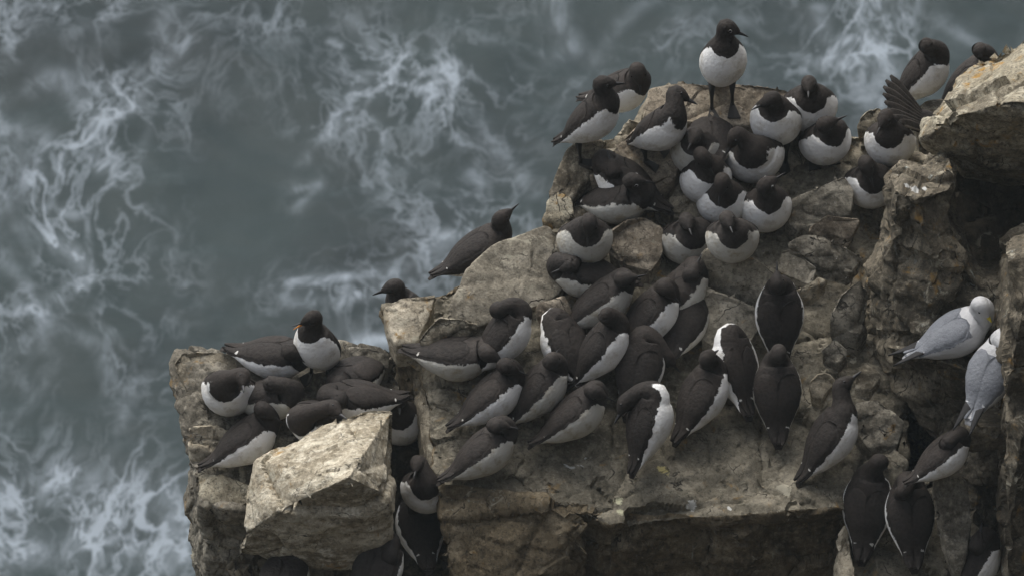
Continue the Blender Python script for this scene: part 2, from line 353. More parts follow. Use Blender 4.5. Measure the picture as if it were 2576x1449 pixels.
hull('boulder', [(594,1388,'Y',-1.10),(606,1345,'Y',-1.10),(664,1308,'Y',-1.14),(731,1263,'Y',-1.16),(822,1224,'Y',-1.19),(877,1200,'Y',-1.21),(976,1243,'Y',-1.12),
    (992,1022,'Y',-.74),(905,1024,'Y',-.74),(798,1078,'Y',-.77),(688,1128,'Y',-.84),(638,1156,'Y',-.90)], M_FACE, 80, L=.014, amp=.5,
    bottom=[(596,1398,'Y',-1.06),(700,1424,'Y',-1.05),(860,1442,'Y',-1.08),(990,1406,'Y',-1.08),(985,1300,'Y',-.7),(650,1320,'Y',-.8)],
    label='big angular boulder with a bright cream top face in front of the left stack', cat='boulder')

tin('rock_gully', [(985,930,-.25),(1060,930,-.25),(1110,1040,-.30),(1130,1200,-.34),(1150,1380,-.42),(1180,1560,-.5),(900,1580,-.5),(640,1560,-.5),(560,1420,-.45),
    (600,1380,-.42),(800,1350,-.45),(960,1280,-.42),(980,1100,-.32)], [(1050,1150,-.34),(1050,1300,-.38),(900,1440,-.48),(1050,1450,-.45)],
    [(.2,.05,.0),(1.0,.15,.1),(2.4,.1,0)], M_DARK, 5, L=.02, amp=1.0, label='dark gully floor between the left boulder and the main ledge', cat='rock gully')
hull('slab', [(1042,940,-.02),(1062,950,0),(1082,1040,.0),(1090,1180,-.02),(1075,1185,-.06),(1058,1060,-.05)], M_WARM, 81, thick=.16, L=.02, amp=.3,
     label='thin upright blade of rock along the left side of the main ledge', cat='slab')

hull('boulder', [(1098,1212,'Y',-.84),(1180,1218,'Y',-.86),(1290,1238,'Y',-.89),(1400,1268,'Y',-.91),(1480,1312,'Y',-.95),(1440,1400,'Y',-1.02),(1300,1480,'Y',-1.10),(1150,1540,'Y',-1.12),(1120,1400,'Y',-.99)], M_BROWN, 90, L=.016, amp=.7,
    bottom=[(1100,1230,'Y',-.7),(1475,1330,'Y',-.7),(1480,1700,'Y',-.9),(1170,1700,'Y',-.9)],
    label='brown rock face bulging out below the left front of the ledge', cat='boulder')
# right hand side: buttress, recess, lichen boulder, edge pillar, lower ledge
tin('rock_buttress', [(2240,478,'Y',-.36),(2275,446,'Y',-.30),(2330,452,'Y',-.30),(2396,420,'Y',-.28),(2412,470,'Y',-.30),(2405,560,'Y',-.36),(2440,640,'Y',-.40),(2480,700,'Y',-.42),
    (2600,720,'Y',-.42),(2700,900,'Y',-.5),(2700,1500,'Y',-.7),(2500,1600,'Y',-.9),(2420,1500,'Y',-.85),(2400,1350,'Y',-.78),(2385,1250,'Y',-.72),(2370,1150,'Y',-.64),(2300,1060,'Y',-.56),(2250,980,'Y',-.50),
    (2205,900,'Y',-.44),(2170,800,'Y',-.36),(2178,700,'Y',-.32),(2235,620,'Y',-.36),(2238,540,'Y',-.40)],
    [(2310,500,'Y',-.42),(2330,600,'Y',-.46),(2240,720,'Y',-.44),(2320,800,'Y',-.50),(2260,900,'Y',-.5),(2400,780,'Y',-.47),(2400,950,'Y',-.60),(2480,980,'Y',-.62),(2330,1000,'Y',-.60),(2460,1150,'Y',-.74),
     (2480,1350,'Y',-.85),(2580,1200,'Y',-.7),(2250,800,'Y',-.47),(2360,700,'Y',-.48)],
    [(.05,.0,.15),(.25,.0,.45),(1.2,-.05,.9)], M_WALL, 6, L=.017, amp=1.0,
    label='streaked vertical rock buttress rising at the right of the ledge', cat='rock buttress')
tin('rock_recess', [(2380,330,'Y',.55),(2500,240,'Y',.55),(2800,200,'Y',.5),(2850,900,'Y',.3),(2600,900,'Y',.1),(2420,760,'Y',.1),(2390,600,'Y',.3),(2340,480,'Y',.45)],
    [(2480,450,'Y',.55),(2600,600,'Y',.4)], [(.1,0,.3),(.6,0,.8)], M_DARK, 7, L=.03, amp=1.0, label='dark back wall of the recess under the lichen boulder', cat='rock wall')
hull('boulder', [(2318,352,'Y',-.02),(2322,318,'Y',.06),(2345,270,'Y',.16),(2400,190,'Y',.30),(2455,160,'Y',.36),(2530,132,'Y',.40),(2590,100,'Y',.44),(2720,40,'Y',.5),
    (2860,60,'Y',.3),(2860,260,'Y',-.3),(2576,252,'Y',-.22),(2530,256,'Y',-.24),(2470,286,'Y',-.22),(2400,292,'Y',-.18),(2335,350,'Y',-.05)], M_LICH, 82, L=.017, amp=.7,
    bottom=[(2325,362,'Y',.0),(2420,430,'Y',.1),(2480,420,'Y',.0),(2860,420,'Y',-.1),(2860,500,'Y',.6),(2440,440,'Y',.6)],
    label='large overhanging boulder crusted with cream and yellow lichen, upper right corner', cat='boulder')
tin('rock_pillar', [(2532,660,'Y',-.86),(2560,640,'Y',-.80),(2700,600,'Y',-.7),(2750,1000,'Y',-.9),(2750,1600,'Y',-1.1),(2540,1600,'Y',-1.25),(2530,1350,'Y',-1.2),(2520,1200,'Y',-1.1),(2526,1000,'Y',-1.02),(2528,800,'Y',-.95)],
    [(2570,800,'Y',-1.0),(2570,1100,'Y',-1.12)], [(.05,0,.2),(.3,0,.6)], M_WALL, 8, L=.018, amp=.7, label='rust coloured rock pillar along the right edge in front of the gulls', cat='rock pillar')
tin('rock_shelf', [(2100,1345,-.16),(2132,1300,-.13),(2230,1240,-.10),(2350,1220,-.10),(2420,1300,-.16),(2520,1360,-.2),(2640,1500,-.3),(2560,1640,-.34),(2300,1660,-.34),(2120,1620,-.34),(2096,1420,-.2)],
    [(2200,1400,-.2),(2350,1420,-.22),(2250,1320,-.15)], [(.15,0,.0),(.8,.1,.15),(2.0,0,.1)], M_MAIN, 9, L=.018, amp=.9, label='low shelf of rock in the bottom right corner carrying three birds', cat='rock shelf')
hull('stone', [(2099,1350,-.10),(2125,1310,-.08),(2142,1330,-.10),(2148,1420,-.16),(2150,1520,-.22),(2118,1520,-.24),(2096,1420,-.18)], M_PALE, 83, thick=.12, L=.018, amp=.5,
     label='pale upright stone at the left end of the low shelf, beside the lowest bird pair', cat='stone')
tin('rock_step', [(2230,870,'Y',-.62),(2330,862,'Y',-.66),(2450,880,'Y',-.62),(2560,900,'Y',-.5),(2560,960,'Y',-.68),(2440,935,'Y',-.74),(2350,905,'Y',-.72),(2290,890,'Y',-.70)],
    [], [(.10,.1,.08),(.35,.1,.3)], M_WALL, 11, L=.018, amp=.5, label='narrow step on the wall where the upper gull rests', cat='rock ledge')
hull('slab', [(2420,1040,'Y',-.80),(2500,1010,'Y',-.70),(2560,1040,'Y',-.8),(2540,1070,'Y',-.92),(2440,1075,'Y',-.92)], M_WALL, 84, thick=.12, L=.018, amp=.5,
     label='small jutting slab on the wall carrying the lower gull', cat='slab')

hull('slab', [(1172,706,'Y',.06),(1262,690,'Y',.04),(1310,684,'Y',.30),(1200,704,'Y',.27)], M_WARM, 91, thick=.5, L=.03, amp=.4, label='slab behind the ledge crest under the bird on the skyline', cat='slab')
hull('slab', [(1012,856,'Y',.0),(1085,850,'Y',-.02),(1090,842,'Y',.24),(1016,850,'Y',.22)], M_WARM, 92, thick=.5, L=.03, amp=.3, label='slab behind the cream corner block under the half hidden bird', cat='slab')
hull('slab', [(2268,296,'Y',.80),(2330,254,'Y',.95),(2470,240,'Y',1.08),(2520,300,'Y',.82),(2310,330,'Y',.68)], M_LICH, 93, thick=.5, L=.03, amp=.4, label='rock at the back right under the two birds looking out to sea', cat='slab')
# base down to the water, and unseen cliffs added to block sky light
def big(name, x0, x1, prof, seed, mat, nx=60, axis='x', amp=1.0, L=None):
    bm = bmesh.new(); rows = []
    for i in range(nx + 1):
        x = x0 + (x1 - x0) * i / nx; row = []
        for (a, b) in prof:
            p = Vector((x, a, b)) if axis == 'x' else Vector((a, x, b))
            q = p * .12 + Vector((seed, 0, 0)); d = noise.noise_vector(q) * 3.0 * amp + noise.noise_vector(p * .5) * .7 * amp
            row.append(bm.verts.new(p + d))
        rows.append(row)
    for i in range(nx):
        for j in range(len(prof) - 1): bm.faces.new([rows[i][j], rows[i + 1][j], rows[i + 1][j + 1], rows[i][j + 1]])
    bmesh.ops.recalc_face_normals(bm, faces=bm.faces)
    me = bpy.data.meshes.new(name); bm.to_mesh(me); bm.free()
    o = link(name, me, mat); tag(o, kind='structure'); return o
big('sky_block_cliff', -70, 40, [(-45, 16), (-30, 15.4), (-26, 14.6), (-25, 12), (-24, 8), (-23, 2), (-21, -8), (-19, -20), (-16, -35), (-13, -56)], 3, M_DARK, amp=.55)  # unseen, added behind the camera to darken the rock fronts
big('sky_block_cliff', -24, 5, [(30, 16), (14, 15), (8, 12), (6, 8), (5, 4), (4.6, 0), (4.5, -8), (4.5, -20), (4.5, -40), (4.5, -56)], 5, M_DARK, axis='y', amp=.5)  # unseen mass added on the right to cut the side light
bm = bmesh.new(); rows = []
for (z, x0, x1, y0, y1) in [(-1.0, .3, 1.9, -.75, .1), (-2.2, -1.0, 8, -1.2, .6), (-6, -1.8, 9, -3, 1.6), (-15, -4, 10, -7, 4), (-30, -7, 14, -12, 8), (-56, -12, 20, -20, 14)]:
    row = []
    for k in range(40):
        a = k / 40 * 2 * math.pi; ca, sa = math.cos(a), math.sin(a); m = max(abs(ca), abs(sa))
        p = Vector(((x0 + x1) / 2 + (x1 - x0) / 2 * ca / m, (y0 + y1) / 2 + (y1 - y0) / 2 * sa / m, z))
        row.append(bm.verts.new(p + noise.noise_vector(p * .6) * (.05 + abs(z) * .04)))
    rows.append(row)
for a, b in zip(rows, rows[1:]):
    for k in range(40): bm.faces.new([a[k], a[(k + 1) % 40], b[(k + 1) % 40], b[k]])
bm.faces.new(rows[0])
bmesh.ops.recalc_face_normals(bm, faces=bm.faces)
me = bpy.data.meshes.new('cliff_base'); bm.to_mesh(me); bm.free(); tag(link('cliff_base', me, M_DARK), kind='structure')

# ------------------------------------------------------------------ the sea
SEA = -53.0
xs = np.concatenate([[-600, -150, -40], np.arange(-13, 13.01, .09), [40, 150, 600]])
ys = np.concatenate([[-60, 20, 50], np.arange(63, 90.01, .10), [110, 180, 400, 1500]])
X, Y = np.meshgrid(xs, ys)
def uw(x, y): p = PZ(x, y, SEA); return np.array((p.x, p.y))
foam = np.zeros_like(X); dens = np.zeros_like(X)
def stroke(pts, wid, a):
    global foam
    P = [uw(*p) for p in pts]; best = np.full(X.shape, 1e9)
    for p, q in zip(P, P[1:]):
        d = q - p; L2 = float(d @ d) + 1e-9
        t = np.clip(((X - p[0]) * d[0] + (Y - p[1]) * d[1]) / L2, 0, 1)
        dd = np.hypot(X - p[0] - t * d[0], (Y - p[1] - t * d[1]) * .75); best = np.minimum(best, dd)
    foam += a * np.exp(-(best / (wid / 160.0)) ** 2)
def blob(x, y, rx, ry, a):
    global dens
    p = uw(x, y); dens += a * np.exp(-(((X - p[0]) / (rx / 160.0)) ** 2 + ((Y - p[1]) / (ry / 92.0)) ** 2))
for b in [(80,450,260,420,.8),(150,120,260,160,.45),(400,160,140,160,.45),(150,700,200,200,.5),(220,1300,330,170,1.1),(60,1000,160,200,.35),(420,900,200,200,.3),
          (1020,150,180,170,.75),(820,340,160,110,.4),(1240,330,140,200,.45),(1420,120,120,140,.6),(1180,620,160,110,.6),(850,720,170,70,.6),(650,30,160,70,.4),
          (2180,150,170,180,.85),(1950,60,160,100,.4),(2450,90,160,100,.4),(1600,100,200,120,.35),(930,880,100,60,.5),(1000,470,120,90,.2)]: blob(*b)
for s_ in [([(430,30),(398,95),(445,135),(365,180),(335,265),(240,320),(245,420)],26,.45),([(95,215),(150,200),(210,270)],30,.6),([(0,330),(110,355),(70,450),(0,520)],30,.45),
           ([(60,560),(190,640),(215,700),(150,760)],26,.4),([(20,880),(120,820),(250,870),(290,960)],22,.28),([(0,1260),(180,1190),(380,1240),(470,1340)],60,.5),
           ([(230,1330),(420,1400),(560,1449)],50,.45),([(30,1400),(160,1380),(260,1449)],45,.4),([(880,40),(960,120),(1000,170)],22,.4),([(1010,215),(1075,240),(1140,200),(1130,170)],18,.8),
           ([(1000,160),(930,190),(870,270),(820,350)],22,.35),([(760,400),(850,290)],16,.3),([(740,465),(800,455),(750,520)],14,.45),([(1180,280),(1250,370),(1340,480)],22,.35),
           ([(1395,0),(1410,60),(1440,120),(1400,140)],26,.55),([(1195,430),(1215,445)],22,.6),([(1150,600),(1080,650),(960,700)],34,.4),([(735,715),(840,700),(935,690)],14,.9),
           ([(720,750),(850,760),(930,740)],22,.35),([(2190,0),(2175,60),(2200,120),(2130,140),(2050,150)],30,.55),([(2200,110),(2240,180),(2170,240),(2260,330)],34,.5),
           ([(2060,20),(2080,90),(2160,100)],24,.4),([(1700,60),(1800,30),(1900,50)],18,.2),([(2380,60),(2450,110)],24,.35),([(1640,0),(1560,60),(1500,140)],20,.25),([(540,80),(640,60),(740,100)],18,.3),
           ([(900,865),(980,870)],24,.8),([(300,1080),(330,960),(420,900)],16,.3),([(0,640),(60,720),(130,900),(30,1060)],20,.3),([(835,95),(850,105)],14,.9)]:
    stroke(*s_)
cv_ = (Y - CAM.y) * math.sin(PITCH) + (SEA - CAM.z) * math.cos(PITCH); cd_ = (Y - CAM.y) * math.cos(PITCH) - (SEA - CAM.z) * math.sin(PITCH)
u_ = np.abs(X / np.maximum(cd_, 1) * SC) - 1350; v_ = np.abs(cv_ / np.maximum(cd_, 1) * SC) - 790
dens += .55 * np.clip(np.maximum(u_, v_) / 350, 0, 1)
Z = np.zeros_like(X)
co = np.stack([X, Y, Z + SEA], -1).reshape(-1, 3)
for i in range(len(co)):
    x, y = co[i, 0], co[i, 1]
    if abs(x) < 14 and 62 < y < 91: co[i, 2] += noise.noise(Vector((x * .35, y * .5, 0))) * .22 + noise.noise(Vector((x * 1.3, y * 1.8, 3))) * .05
ny, nx = X.shape
idx = np.arange(nx * ny).reshape(ny, nx)
fc = np.stack([idx[:-1, :-1], idx[:-1, 1:], idx[1:, 1:], idx[1:, :-1]], -1).reshape(-1, 4)
me = bpy.data.meshes.new('sea'); me.from_pydata(co.tolist(), [], fc.tolist())
me.polygons.foreach_set('use_smooth', [True] * len(me.polygons))
for nm, ar in (('foam', foam), ('dens', dens)):
    a = me.attributes.new(nm, 'FLOAT', 'POINT'); a.data.foreach_set('value', ar.reshape(-1).astype(np.float32))
s = N('sea_water'); c0 = s.coord((1, .5, 1))
wn = s.n('ShaderNodeTexNoise'); wn.inputs['Scale'].default_value = .55; wn.inputs['Detail'].default_value = 3; s.l(c0, wn.inputs['Vector'])
vm = s.n('ShaderNodeVectorMath', operation='MULTIPLY_ADD'); s.l(wn.outputs['Color'], vm.inputs[0]); vm.inputs[1].default_value = (1.6, 1.6, 1.6); s.l(c0, vm.inputs[2])
cw = vm.outputs[0]
def ridge(sc, det, w0):
    n_ = s.noise(cw, sc, det, .6, .3); return s.math('POWER', s.ramp(s.math('ABSOLUTE', s.math('SUBTRACT', n_, .5)), w0, 0.0), 1.5)
lace = s.math('MULTIPLY', s.ramp(s.vor(cw, 1.05, 'DISTANCE_TO_EDGE'), .10, .0), s.ramp(s.noise(cw, 2.6, 5, .7), .40, .62))
r1 = ridge(.72, 5, .045); r2 = ridge(1.7, 6, .050)
cl = s.noise(cw, 1.1, 6, .68); soft = s.ramp(cl, .44, .74)
net = s.math('ADD', s.math('MULTIPLY', r1, .95), s.math('MULTIPLY', r2, .6))
net = s.math('ADD', net, s.math('MULTIPLY', lace, .5))
net = s.math('MULTIPLY', net, s.ramp(s.noise(cw, .45, 3), .36, .62))
f1 = s.math('MULTIPLY', s.math('ADD', net, s.math('MULTIPLY', soft, .16)), s.math('ADD', s.attr('dens'), .04))
f2 = s.math('MULTIPLY', s.attr('foam'), s.ramp(s.noise(cw, 1.9, 6, .7, .6), .34, .70, .12, 1.15))
F = s.math('MINIMUM', s.math('ADD', f1, f2), 1.0)
deep = s.mix(s.ramp(s.noise(c0, .16, 3), .35, .65), (.008, .014, .015), (.016, .026, .026))
col = s.mix(s.math('MULTIPLY', F, .9), deep, (.26, .295, .325))
s.l(s.ramp(F, 0, 1, .32, .8), s.b.inputs['Roughness'])
hh = s.math('ADD', s.noise(s.coord((1, 1.4, 1)), 1.6, 5, .6), s.math('MULTIPLY', F, .25)); s.bump(hh, .25, .12)
M_SEA = s.out(col, .5, .06); s.l(s.ramp(F, 0, 1, .45, .85), s.b.inputs['Roughness'])
tag(link('sea', me, M_SEA), kind='structure')

# ------------------------------------------------------------------ sea mist in the air
bm = bmesh.new(); bmesh.ops.create_cube(bm, size=1)
for v in bm.verts: v.co = Vector((-90 + 180 * (v.co.x + .5), -60 + 330 * (v.co.y + .5), -58 + 79 * (v.co.z + .5)))
me = bpy.data.meshes.new('haze'); bm.to_mesh(me); bm.free()
hm = bpy.data.materials.new('sea_mist'); hm.use_nodes = True; hn = hm.node_tree; hn.nodes.remove(hn.nodes['Principled BSDF'])
pv = hn.nodes.new('ShaderNodeVolumePrincipled'); pv.inputs['Density'].default_value = .0007; pv.inputs['Color'].default_value = (.66, .77, .80, 1); pv.inputs['Anisotropy'].default_value = .2
hn.links.new(pv.outputs[0], hn.nodes['Material Output'].inputs['Volume'])
tag(link('haze', me, hm), kind='stuff')

# ------------------------------------------------------------------ ground lookup
vv, ff = [], []
for v_, f_ in ROCKBM:
    b = len(vv); vv += v_; ff += [tuple(i + b for i in f) for f in f_]
BVH = BVHTree.FromPolygons(vv, ff)
DOWN = Vector((0, 0, -1))
def ground(p, up=.0, far=3.0):
    h = BVH.ray_cast(p + Vector((0, 0, up)), DOWN, far); return h[0]
#@@BIRDS
# ------------------------------------------------------------------ birds
def plumage(name, dark, dark2, white, thr=0.0, dirty=.55):
    s = N(name); co = s.n('ShaderNodeTexCoord').outputs['Object']
    nz = s.noise(co, 60, 4, .7); nb = s.noise(co, 26, 3, .6); nf = s.noise(co, 220, 3, .6)
    d = s.mix(s.ramp(nb, .35, .65), dark, dark2); d = s.mix(s.ramp(nf, .4, .7, 0, .35), d, tuple(v * 1.6 for v in dark2))
    wq = s.mix(s.math('MULTIPLY', s.ramp(s.noise(co, 16, 4, .7), .46, .72), dirty), white, (.36, .31, .22))
    a = s.math('ADD', s.attr('white'), s.math('ADD', s.math('MULTIPLY', s.math('SUBTRACT', nz, .5), .16), s.math('MULTIPLY', s.math('SUBTRACT', nb, .5), .14)))
    rnd = s.n('ShaderNodeObjectInfo').outputs['Random']; d = s.mix(s.ramp(rnd, 0, 1, 0, .55), d, tuple(v * .5 for v in dark)) if name.startswith('guill') else d
    fe = s.vor(co, 75); d = s.mix(s.ramp(fe, .35, .75, 0, .22 if name.startswith('guill') else 0), d, tuple(v * 1.9 for v in dark2))
    s.bump(s.math('ADD', s.math('ADD', s.math('MULTIPLY', nb, .6), nf), s.math('MULTIPLY', fe, -.8)), .6, .004)
    return s.out(s.mix(s.ramp(a, thr - .012, thr + .012), d, wq), .75, .25)
BR1, BR2 = (.020, .0160, .0132), (.030, .0238, .0195)
M_BODY = plumage('guillemot_plumage', BR1, BR2, (.84, .835, .81))
M_BODYD = plumage('guillemot_plumage_soiled', (.026, .022, .019), (.040, .033, .028), (.58, .565, .51), 0, .95)
M_WING = plumage('guillemot_wing', (.018, .0146, .0122), (.028, .0222, .0182), (.60, .59, .55))
M_BEAK = N('black_bill').out((.018, .017, .017), .45, .4)
M_GAPE = N('orange_gape').out((.55, .21, .03), .6, .3)
M_LEG = N('dark_leg').out((.030, .027, .024), .6, .3)
M_EYE = N('dark_eye').out((.006, .005, .005), .15, .5)
M_RING = N('white_eye_ring').out((.42, .41, .39), .7, .2)
M_GULLB = plumage('gull_plumage', (.17, .178, .195), (.195, .204, .22), (.52, .52, .52), 0, .12)
M_GULLW = plumage('gull_wing', (.16, .168, .185), (.19, .20, .216), (.70, .70, .70), 0, .05)
M_BLACK = N('black_feather').out((.014, .013, .013), .7, .3)
M_YBILL = N('yellow_bill').out((.55, .45, .03), .5, .4)
M_FEATH = plumage('flight_feather', (.030, .0255, .0215), (.050, .042, .035), (.20, .175, .145))

def catmull(P, t):
    n = len(P) - 1; x = min(max(t, 0), .99999) * n; i = int(x); f = x - i
    a, b, c, d = P[max(i - 1, 0)], P[i], P[i + 1], P[min(i + 2, n)]
    return .5 * ((2 * b) + (c - a) * f + (2 * a - 5 * b + 4 * c - d) * f * f + (3 * b - a - 3 * c + d) * f ** 3)
def mesh_obj(name, verts, faces, mat, parent, attr=None, smooth=True):
    me = bpy.data.meshes.new(name); me.from_pydata([tuple(v) for v in verts], [], faces)
    if smooth: me.polygons.foreach_set('use_smooth', [True] * len(me.polygons))
    if attr is not None:
        a = me.attributes.new('white', 'FLOAT', 'POINT'); a.data.foreach_set('value', np.array(attr, dtype=np.float32))
    return link(name, me, mat, parent)
def tube(rings, segs, cap=True):
    """rings: list of (centre, side vec, dorsal vec)"""
    V, F = [], []
    for c, s, d in rings:
        for k in range(segs):
            a = 2 * math.pi * k / segs; V.append(c + s * math.sin(a) - d * math.cos(a))
    for i in range(len(rings) - 1):
        for k in range(segs):
            k2 = (k + 1) % segs; F.append((i * segs + k, i * segs + k2, (i + 1) * segs + k2, (i + 1) * segs + k))
    if cap:
        a = len(V); V.append(rings[0][0]); b = len(V); V.append(rings[-1][0]); o = (len(rings) - 1) * segs
        for k in range(segs): F.append((a, (k + 1) % segs, k)); F.append((b, o + k, o + (k + 1) % segs))
    return V, F

BIRDLOG = []
def bird(kind, B, yaw, pitch, H, K, label, hd=0.0, ks=0, sc=1.0, h=None, Y=None, legs=None, roll=0.0, bib=0.0, wthr=0.0,
         nl=None, bridle=False, mat=None, group='guillemots crowded on the rock ledge', gape=False, openwing=None, fat=1.0, name='guillemot', bill=True, ground_dz=None, spread=0.0):
    """B, H, K: where the body centre, head and bill tip are seen; yaw 0 right, 90 away, 180 left, 270 towards the camera"""
    if kind != 'gull' and 240 < yaw < 300 and pitch < 44:
        pitch += 16; B = (B[0], B[1] + 4); fat *= 1.08; h = h or .115
    if kind != 'gull' and 10 <= yaw <= 60 and not roll: roll = -16
    ya, pi_ = R(yaw), R(pitch)
    hv = Vector((math.cos(ya), math.sin(ya), 0)); zz = Vector((0, 0, 1))
    ax = (hv * math.cos(pi_) + zz * math.sin(pi_)).normalized()
    dv = (-hv * math.sin(pi_) + zz * math.cos(pi_)).normalized(); sv = ax.cross(dv)
    if roll:
        q = Matrix.Rotation(R(roll), 3, ax); dv = q @ dv; sv = q @ sv
    if h is None: h = (.072 + .115 * max(0, math.sin(pi_))) * sc
    r = ray(*B)
    if Y is not None: C = PY(B[0], B[1], Y)
    else:
        C = None; t = (DIST - 2.6)
        while t < DIST + 2.6:
            p = CAM + r * t; g = ground(p, .25, 1.2)
            if g is not None and p.z - g.z <= h: C = p; break
            t += .01
        if C is None: C = PG(B[0], B[1], h); print('NO GROUND', label)
    BIRDLOG.append((label[:50], round((C - CAM).dot(FWD), 2)))
    r0 = FWD
    def rel(ax_, px, depth):       # a point seen at px, at the given depth along the view axis
        rr = ray(*px); return CAM + rr * (depth / rr.dot(FWD))
    dC = (C - CAM).dot(FWD)
    S = C + ax * .115 * sc + dv * .012 * sc
    dS = (S - CAM).dot(FWD)
    Hd = rel(0, H, dS - hd)
    kk = Vector(((K[0] - H[0]) / 652.6, 0, 0)) + UPV * (-(K[1] - H[1]) / 652.6)
    BL = .082 * sc
    if kk.length > BL: kk = kk.normalized() * BL
    bd = kk - FWD * (ks * math.sqrt(max(0.0, BL * BL - kk.length_squared)) if ks else 0)
    bd = bd.normalized() if bd.length > 1e-5 else -FWD
    # keep the neck within a guillemot's reach
    nv = Hd - S; maxn = (nl or .17) * sc
    if nv.length > maxn: Hd = S + nv.normalized() * maxn; nv = Hd - S
    need = .078 * sc
    if nv.length < need:            # keep the head clear of the breast, nearer the viewer
        q_ = nv.dot(-FWD); x_ = -q_ + math.sqrt(max(0, q_ * q_ + need * need - nv.length_squared)); Hd = Hd - FWD * x_; nv = Hd - S
    root = bpy.data.objects.new(name, None); COL.objects.link(root)
    g = ground(C, .1, 1.5); base = g if g is not None else C - Vector((0, 0, h))
    root.location = base; root.empty_display_size = .1
    tag(root, label, kind, group)
    k_ = sc; fr = fat
    # body stations: (centre, half width, ventral, dorsal)
    k_ = sc; st = [(-.218, .020, .004, .004, .018), (-.185, .030, .007, .007, .012), (-.150, .037, .020, .016, .006), (-.105, .052, .044, .034, 0), (-.055, .068, .064, .047, 0),
          (-.005, .077, .077, .053, 0), (.045, .076, .078, .054, .002), (.088, .063, .064, .051, .008), (.118, .048, .047, .044, .014)]
    P, HW, VE, DO = [], [], [], []
    for s_, hw, ve, do, off in st:
        if s_ < 0: s_ *= .88
        hw *= 1.21; ve *= 1.20; do *= 1.10
        P.append(C + ax * s_ * k_ + dv * off * k_); HW.append(hw * k_ * fr); VE.append(ve * k_ * fr); DO.append(do * k_)
    nb = len(P)
    # neck
    nlen = nv.length; ndir = nv.normalized() if nlen > 1e-4 else ax
    back = Hd - bd * .014 * k_
    if nlen > .075 * k_:
        m1 = P[-1].lerp(back, .42) + (ax * .018 + dv * .006) * k_ * (1 - max(0, ndir.dot(ax)))
        P.append(m1); gn = 1.3 if kind == 'gull' else 1.0; HW.append(.0365 * k_ * gn); VE.append(.0375 * k_ * gn); DO.append(.036 * k_ * gn)
    up_h = ndir - bd * ndir.dot(bd); up_h = up_h.normalized() if up_h.length > .2 else (dv - bd * dv.dot(bd)).normalized()
    P.append(back); HW.append(.0305 * k_); VE.append(.033 * k_); DO.append(.033 * k_)
    P.append(Hd + bd * .010 * k_); HW.append(.0275 * k_); VE.append(.028 * k_); DO.append(.028 * k_)
    P.append(Hd + bd * .030 * k_ - up_h * .004 * k_); HW.append(.017 * k_); VE.append(.018 * k_); DO.append(.018 * k_)
    P.append(Hd + bd * .044 * k_ - up_h * .008 * k_); HW.append(.008 * k_); VE.append(.009 * k_); DO.append(.009 * k_)
    nC = len(P); NR = 58; SEG = 28; rings, att = [], []
    Pn = [np.array(p) for p in P]
    def smp(A, t): return float(catmull([np.array([a]) for a in A], t)[0])
    D = dv.copy(); ringinfo = []
    tb = (nb - 1) / (nC - 1)
    cen = [Vector(catmull(Pn, i / (NR - 1))) for i in range(NR)]
    for i in range(NR):
        t = i / (NR - 1)
        T = (cen[min(i + 1, NR - 1)] - cen[max(i - 1, 0)]); T = T.normalized() if T.length > 1e-6 else ax
        if t <= tb * .93: D = dv - T * dv.dot(T)
        else: D = D - T * D.dot(T)
        if t > tb * 1.02: D = D.lerp(up_h - T * up_h.dot(T), .12) if D.dot(up_h) > -.2 else D
        D = D.normalized() if D.length > 1e-5 else dv; Sd = T.cross(D).normalized()
        hw, ve, do = smp(HW, t), smp(VE, t), smp(DO, t); ringinfo.append((cen[i], Sd, D, hw, ve, do, T))
    tw = wthr
    V, F = [], []
    for i, (c, Sd, Dd, hw, ve, do, T) in enumerate(ringinfo):
        t = i / (NR - 1) * (nC - 1)            # station index
        for j in range(SEG):
            a = 2 * math.pi * j / SEG; ca, sa = math.cos(a), math.sin(a); th = min(a, 2 * math.pi - a) / math.pi
            rad = ve if ca > 0 else do
            V.append(c + Sd * (hw * sa) - Dd * (rad * ca) * (1.0 if abs(ca) < 2 else 1))
            # white underside reaching up the flanks; dark hood dipping in the middle of the breast
            lim = np.interp(t, [0, 1.0, 2, 3, 5, 6.2, 7.2, 8], [.20, .44, .56, .61, .60, .57, .50, .42]) + tw
            tbib = 7.5 + bib * .6 + .75 * min(1, th / .50) ** 1.5
            if kind == 'gull':
                if t < 6.6: m = lim - th
                else: m = .5
                if t < 1.2: m = .5
                att.append(m)
            else: att.append(min(lim - th, (tbib - t) * .35))
    for i in range(NR - 1):
        for j in range(SEG):
            j2 = (j + 1) % SEG; F.append((i * SEG + j, i * SEG + j2, (i + 1) * SEG + j2, (i + 1) * SEG + j))
    a0 = len(V); V.append(ringinfo[0][0]); att.append(-.5); a1 = len(V); V.append(ringinfo[-1][0]); att.append(-.5)
    o = (NR - 1) * SEG
    for j in range(SEG): F.append((a0, (j + 1) % SEG, j)); F.append((a1, o + j, o + (j + 1) % SEG))
    vb = len(V); hc_ = Hd - bd * .003 * k_; sh_ = bd.cross(up_h).normalized()
    for i in range(11):
        la = math.pi * i / 10
        for j in range(16):
            lo_ = 2 * math.pi * j / 16
            V.append(hc_ + (bd * (-math.cos(la)) * .034 + up_h * math.sin(la) * math.cos(lo_) * .0325 + sh_ * math.sin(la) * math.sin(lo_) * .0295) * k_); att.append(.5 if kind == 'gull' else -.5)
    for i in range(10):
        for j in range(16):
            j2 = (j + 1) % 16; F.append((vb + i * 16 + j, vb + i * 16 + j2, vb + (i + 1) * 16 + j2, vb + (i + 1) * 16 + j))
    bl = lambda L_: [v - base for v in L_]
    body = mesh_obj('body', bl(V), F, mat or (M_GULLB if kind == 'gull' else random.choice([M_BODY, M_BODY, M_BODYD])), root, att)
